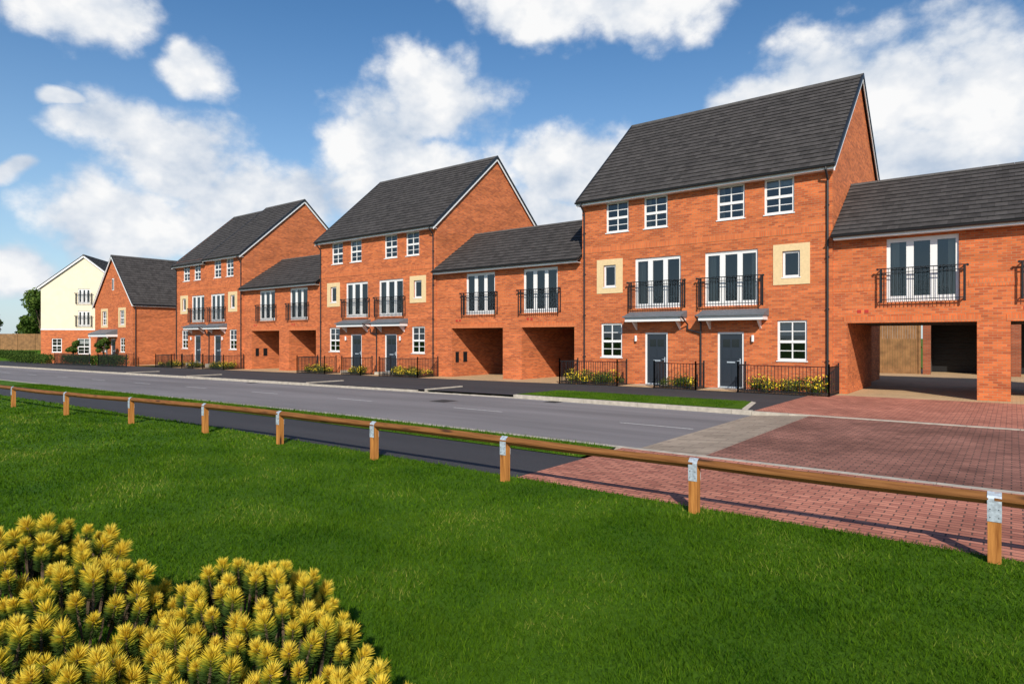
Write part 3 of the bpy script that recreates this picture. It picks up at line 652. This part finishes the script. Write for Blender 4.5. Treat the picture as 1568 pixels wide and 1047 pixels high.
for f0,f1,den,h,w in ((2.6,4.5,4800,.046,.0030),(4.5,7,2700,.048,.0042),(7,11,1200,.048,.0062),(11,18,430,.05,.011),(18,32,110,.055,.02)):
    wl=f1*.86+1.2; n=int((f1-f0)*2*wl*den); lat=rng.uniform(-wl,wl,n); fw=rng.uniform(f0,f1,n)
    X=CX+lat*CT-fw*ST; Y=CY+lat*ST+fw*CT
    k=(Y<-17.33)&(np.abs(lat)<fw*.86+1.2); X=X[k];Y=Y[k]; m=len(X)
    cl=.82+.25*np.sin(X*3.1+1.7*np.sin(Y*2.3))*np.sin(Y*3.7+1.3*np.sin(X*1.9))
    XX.append(X);YY.append(Y);HH.append(h*rng.uniform(.4,1.3,m)*cl); WW.append(np.full(m,w)*rng.uniform(.6,1.3,m))
n=26000; X=rng.uniform(-30,-.6,n); Y=rng.uniform(-15.53,-14.38,n); XX.append(X);YY.append(Y);HH.append(.06*rng.uniform(.5,1.3,n));WW.append(np.full(n,.007))
n=14000; X=rng.uniform(-8,-1.3,n); Y=rng.uniform(-7.14,-4.95,n); XX.append(X);YY.append(Y);HH.append(.06*rng.uniform(.5,1.3,n));WW.append(np.full(n,.009))
X=np.concatenate(XX);Y=np.concatenate(YY); Z=-.009*np.clip(-8-X,0,67)
blades('grass_blades',X,Y,Z,np.concatenate(HH),np.concatenate(WW))

# ---------------------------------------------------------------- golden foreground shrub
def needles(name):
    domes=[(-2.70,3.65,.50,.80),(-2.25,3.35,.42,.70),(-1.40,3.45,.42,.66),(-1.10,3.10,.36,.58),(-1.75,3.0,.42,.50),(-2.2,2.85,.48,.60),(-1.3,2.7,.42,.53),(-.72,2.85,.26,.40),(-3.2,3.5,.55,.80),(-.88,2.6,.34,.44),(-1.75,2.5,.45,.56),(-3.0,3.0,.5,.72),(-2.6,2.6,.5,.6)]
    B=[];T=[];R0=[];R1=[];Wd=[]
    stem=MB(); allp=np.zeros((0,3))
    C=np.array([[*c2w(l,f),h-r*.85] for l,f,r,h in domes]); RR=np.array([[r,r,r*.85] for l,f,r,h in domes])
    for di,(lat,fwd,r,h) in enumerate(domes):
        D=rng.normal(size=(900,3)); D[:,2]=np.abs(D[:,2]); D/=np.linalg.norm(D,axis=1)[:,None]
        for d in D:
            if d[2]<.10: continue
            p=C[di]+d*RR[di]*rng.uniform(.86,1.10)
            if p[2]<.08: continue
            if len(allp) and (np.linalg.norm((allp-p)*np.array([1,1,.8]),axis=1)<.094).any(): continue
            if (np.linalg.norm((p-C)/RR,axis=1)<.72).any(): continue
            allp=np.vstack([allp,p])
            ax=d*.45+np.array([0,0,.95])+rng.normal(size=3)*.14; ax/=np.linalg.norm(ax)
            sz=rng.uniform(.8,1.25); L=.125*sz; m=620; warm=rng.uniform(-.12,.10)
            t=rng.uniform(0,1,m)**.65
            u=rng.normal(size=(m,3)); u-=(u@ax)[:,None]*ax; u/=np.linalg.norm(u,axis=1)[:,None]
            base=p-ax*L+ax*L*t[:,None]
            up=(.40+.55*t**3+rng.uniform(0,.6,m)*(t>.85)*3)[:,None]; nd=u+ax*up; nd/=np.linalg.norm(nd,axis=1)[:,None]
            ln=sz*rng.uniform(.040,.058,m)*(.95+.12*t)
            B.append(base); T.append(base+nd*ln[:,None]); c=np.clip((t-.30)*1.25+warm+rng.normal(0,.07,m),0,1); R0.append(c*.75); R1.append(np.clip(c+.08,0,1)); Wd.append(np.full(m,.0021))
            stem.cyl(tuple(p-ax*L*2.2),tuple(p-ax*L*.1),.007,'bark',4)
    B=np.concatenate(B);T=np.concatenate(T);n=len(B); a=rng.normal(size=(n,3)); d=T-B; s=np.cross(d,a); s/=np.linalg.norm(s,axis=1)[:,None]; s*=np.concatenate(Wd)[:,None]
    mid=(B*.45+T*.55)
    V=np.stack([B,mid-s,T,mid+s],1).reshape(-1,3)
    r0=np.concatenate(R0); r1=np.concatenate(R1); e=empty(name)
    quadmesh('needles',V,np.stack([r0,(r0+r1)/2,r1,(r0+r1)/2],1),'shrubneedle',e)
    stem.build('stems',e); print('plumes',len(allp))
needles('golden_shrub')

# ---------------------------------------------------------------- world, sun, camera
az=math.atan2(.62,-.78); el=math.radians(33)
wd=bpy.data.worlds.new('World'); scene.world=wd; wd.use_nodes=True; nt=wd.node_tree; L=nt.links.new
wd.cycles.sampling_method='MANUAL'; wd.cycles.sample_map_resolution=256
bg=nt.nodes['Background']; out=nt.nodes['World Output']
sky=N(nt,'ShaderNodeTexSky'); sky.sky_type='NISHITA'; sky.sun_disc=False; sky.sun_elevation=el; sky.sun_rotation=az; sky.air_density=1.0; sky.dust_density=.3; sky.ozone_density=2.5
hs=N(nt,'ShaderNodeHueSaturation'); hs.inputs['Saturation'].default_value=1.22; L(sky.outputs[0],hs.inputs['Color']); L(hs.outputs[0],bg.inputs[0]); bg.inputs[1].default_value=.125
def mth(op,a,b=None,c=None,clamp=False):
    n=N(nt,'ShaderNodeMath',operation=op); n.use_clamp=clamp
    for i,v in enumerate((a,b,c)):
        if v is None: continue
        if isinstance(v,(int,float)): n.inputs[i].default_value=v
        else: L(v,n.inputs[i])
    return n.outputs[0]
tc=N(nt,'ShaderNodeTexCoord'); G=tc.outputs['Generated']
def fbm(scale,det,rough,off=(0,0,0),zs=1.35):
    mp=N(nt,'ShaderNodeMapping'); mp.inputs['Location'].default_value=off; mp.inputs['Scale'].default_value=(1,1,zs); L(G,mp.inputs[0])
    n=N(nt,'ShaderNodeTexNoise'); n.inputs['Scale'].default_value=scale; n.inputs['Detail'].default_value=det; n.inputs['Roughness'].default_value=rough; L(mp.outputs[0],n.inputs['Vector']); return n
sp=N(nt,'ShaderNodeSeparateXYZ'); L(G,sp.inputs[0])
r_=mth('ADD',mth('MULTIPLY',sp.outputs[0],CT),mth('MULTIPLY',sp.outputs[1],ST)); f_=mth('ADD',mth('MULTIPLY',sp.outputs[0],-ST),mth('MULTIPLY',sp.outputs[1],CT))
wn=fbm(6,2,.5,(3,1,2)); ws=N(nt,'ShaderNodeSeparateColor'); L(wn.outputs['Color'],ws.inputs[0])
AZ=mth('ADD',mth('ARCTAN2',r_,f_),mth('MULTIPLY',mth('SUBTRACT',ws.outputs[0],.5),.11)); EL=mth('ADD',mth('ARCSINE',sp.outputs[2]),mth('MULTIPLY',mth('SUBTRACT',ws.outputs[1],.5),.08))
def ae(px,py,w,h):
    u=(px-784)/985; v=(518-py)/985; a=math.atan(u); return a,math.atan(v*math.cos(a)),w/985*math.cos(a)**2,h/985*math.cos(a)
blobs=[ae(*b) for b in ((125,0,160,75),(310,115,60,50),(190,200,120,55),(270,250,140,80),(360,310,170,75),(190,335,160,70),(450,300,120,55),(670,165,120,95),(580,225,120,105),(640,300,210,100),(870,260,110,85),(790,350,170,80),(900,-5,270,62),(1330,125,210,95),(1480,150,190,160),(1170,165,130,60),(1420,260,200,100),(10,420,110,65),(20,262,45,20),(100,160,55,18),(1540,330,90,130))]
acc=None
for a,b,w,h in blobs:
    d1=mth('DIVIDE',mth('SUBTRACT',AZ,a),w); d2=mth('DIVIDE',mth('SUBTRACT',EL,b),h)
    f=mth('SUBTRACT',1.0,mth('SQRT',mth('ADD',mth('MULTIPLY',d1,d1),mth('MULTIPLY',d2,d2)))); acc=f if acc is None else mth('MAXIMUM',acc,f)
gen=fbm(1.6,2,.5,(7,3,1)); back=mth('MULTIPLY',mth('SUBTRACT',mth('MULTIPLY',f_,-1),.2),1.5,clamp=True)
genv=mth('SUBTRACT',mth('MULTIPLY',mth('SUBTRACT',gen.outputs['Fac'],.54),5),mth('MULTIPLY',mth('SUBTRACT',1,back),3))
acc=mth('MAXIMUM',mth('MAXIMUM',acc,genv),-1.2)
n1=fbm(8,8,.6); n2=fbm(8,4,.6,(.03,.02,.05))
vo=N(nt,'ShaderNodeTexVoronoi'); vo.inputs['Scale'].default_value=15; vo.inputs['Detail'].default_value=2; vo.inputs['Roughness'].default_value=.55
mpv=N(nt,'ShaderNodeMix',data_type='VECTOR'); mpv.inputs[0].default_value=.09; L(G,mpv.inputs[4]); L(wn.outputs['Color'],mpv.inputs[5]); L(mpv.outputs[1],vo.inputs['Vector'])
bil=mth('MULTIPLY',mth('SUBTRACT',.42,vo.outputs['Distance']),.5)
dens=mth('ADD',mth('ADD',mth('MULTIPLY_ADD',acc,1.5,.10),mth('MULTIPLY',mth('SUBTRACT',n1.outputs['Fac'],.5),2.3)),bil)
mr=N(nt,'ShaderNodeMapRange'); mr.interpolation_type='SMOOTHSTEP'; mr.inputs[1].default_value=-.22; mr.inputs[2].default_value=.55; L(dens,mr.inputs[0])
mask=mth('MULTIPLY',mr.outputs[0],.99)
sh=mth('ADD',mth('ADD',mth('MULTIPLY',mth('SUBTRACT',n1.outputs['Fac'],n2.outputs['Fac']),2.6),mth('MULTIPLY',bil,.8)),.76,clamp=True)
cr=N(nt,'ShaderNodeMix',data_type='RGBA'); cr.inputs[6].default_value=(.52,.61,.74,1); cr.inputs[7].default_value=(.97,.97,.97,1); L(sh,cr.inputs[0])
cb=N(nt,'ShaderNodeBackground'); L(cr.outputs[2],cb.inputs[0]); cb.inputs[1].default_value=1.0
hz=N(nt,'ShaderNodeBackground'); hz.inputs[0].default_value=(.58,.77,.95,1); hz.inputs[1].default_value=.85
hf=mth('MULTIPLY',mth('POWER',mth('SUBTRACT',1,mth('MULTIPLY',mth('ABSOLUTE',sp.outputs[2]),2.1),clamp=True),1.8),.74)
m0=N(nt,'ShaderNodeMixShader'); L(hf,m0.inputs[0]); L(bg.outputs[0],m0.inputs[1]); L(hz.outputs[0],m0.inputs[2])
m1=N(nt,'ShaderNodeMixShader'); L(mask,m1.inputs[0]); L(m0.outputs[0],m1.inputs[1]); L(cb.outputs[0],m1.inputs[2]); L(m1.outputs[0],out.inputs[0])
sl=bpy.data.lights.new('sun','SUN'); sl.energy=5.0; sl.angle=math.radians(.5); sl.color=(1,.92,.79)
so=bpy.data.objects.new('sun',sl); scene.collection.objects.link(so)
dv=Vector((-.62*math.cos(el),.78*math.cos(el),-math.sin(el))); so.rotation_euler=dv.to_track_quat('-Z','Y').to_euler(); so.location=(20,-40,30)
cam=bpy.data.cameras.new('camera'); cam.lens=22.6; cam.sensor_width=36; cam.shift_y=-.0035; cam.clip_end=8000; cam.clip_start=.05
co=bpy.data.objects.new('camera',cam); scene.collection.objects.link(co); co.location=(CX,CY,CZ); co.rotation_euler=(math.radians(90),0,TH); scene.camera=co
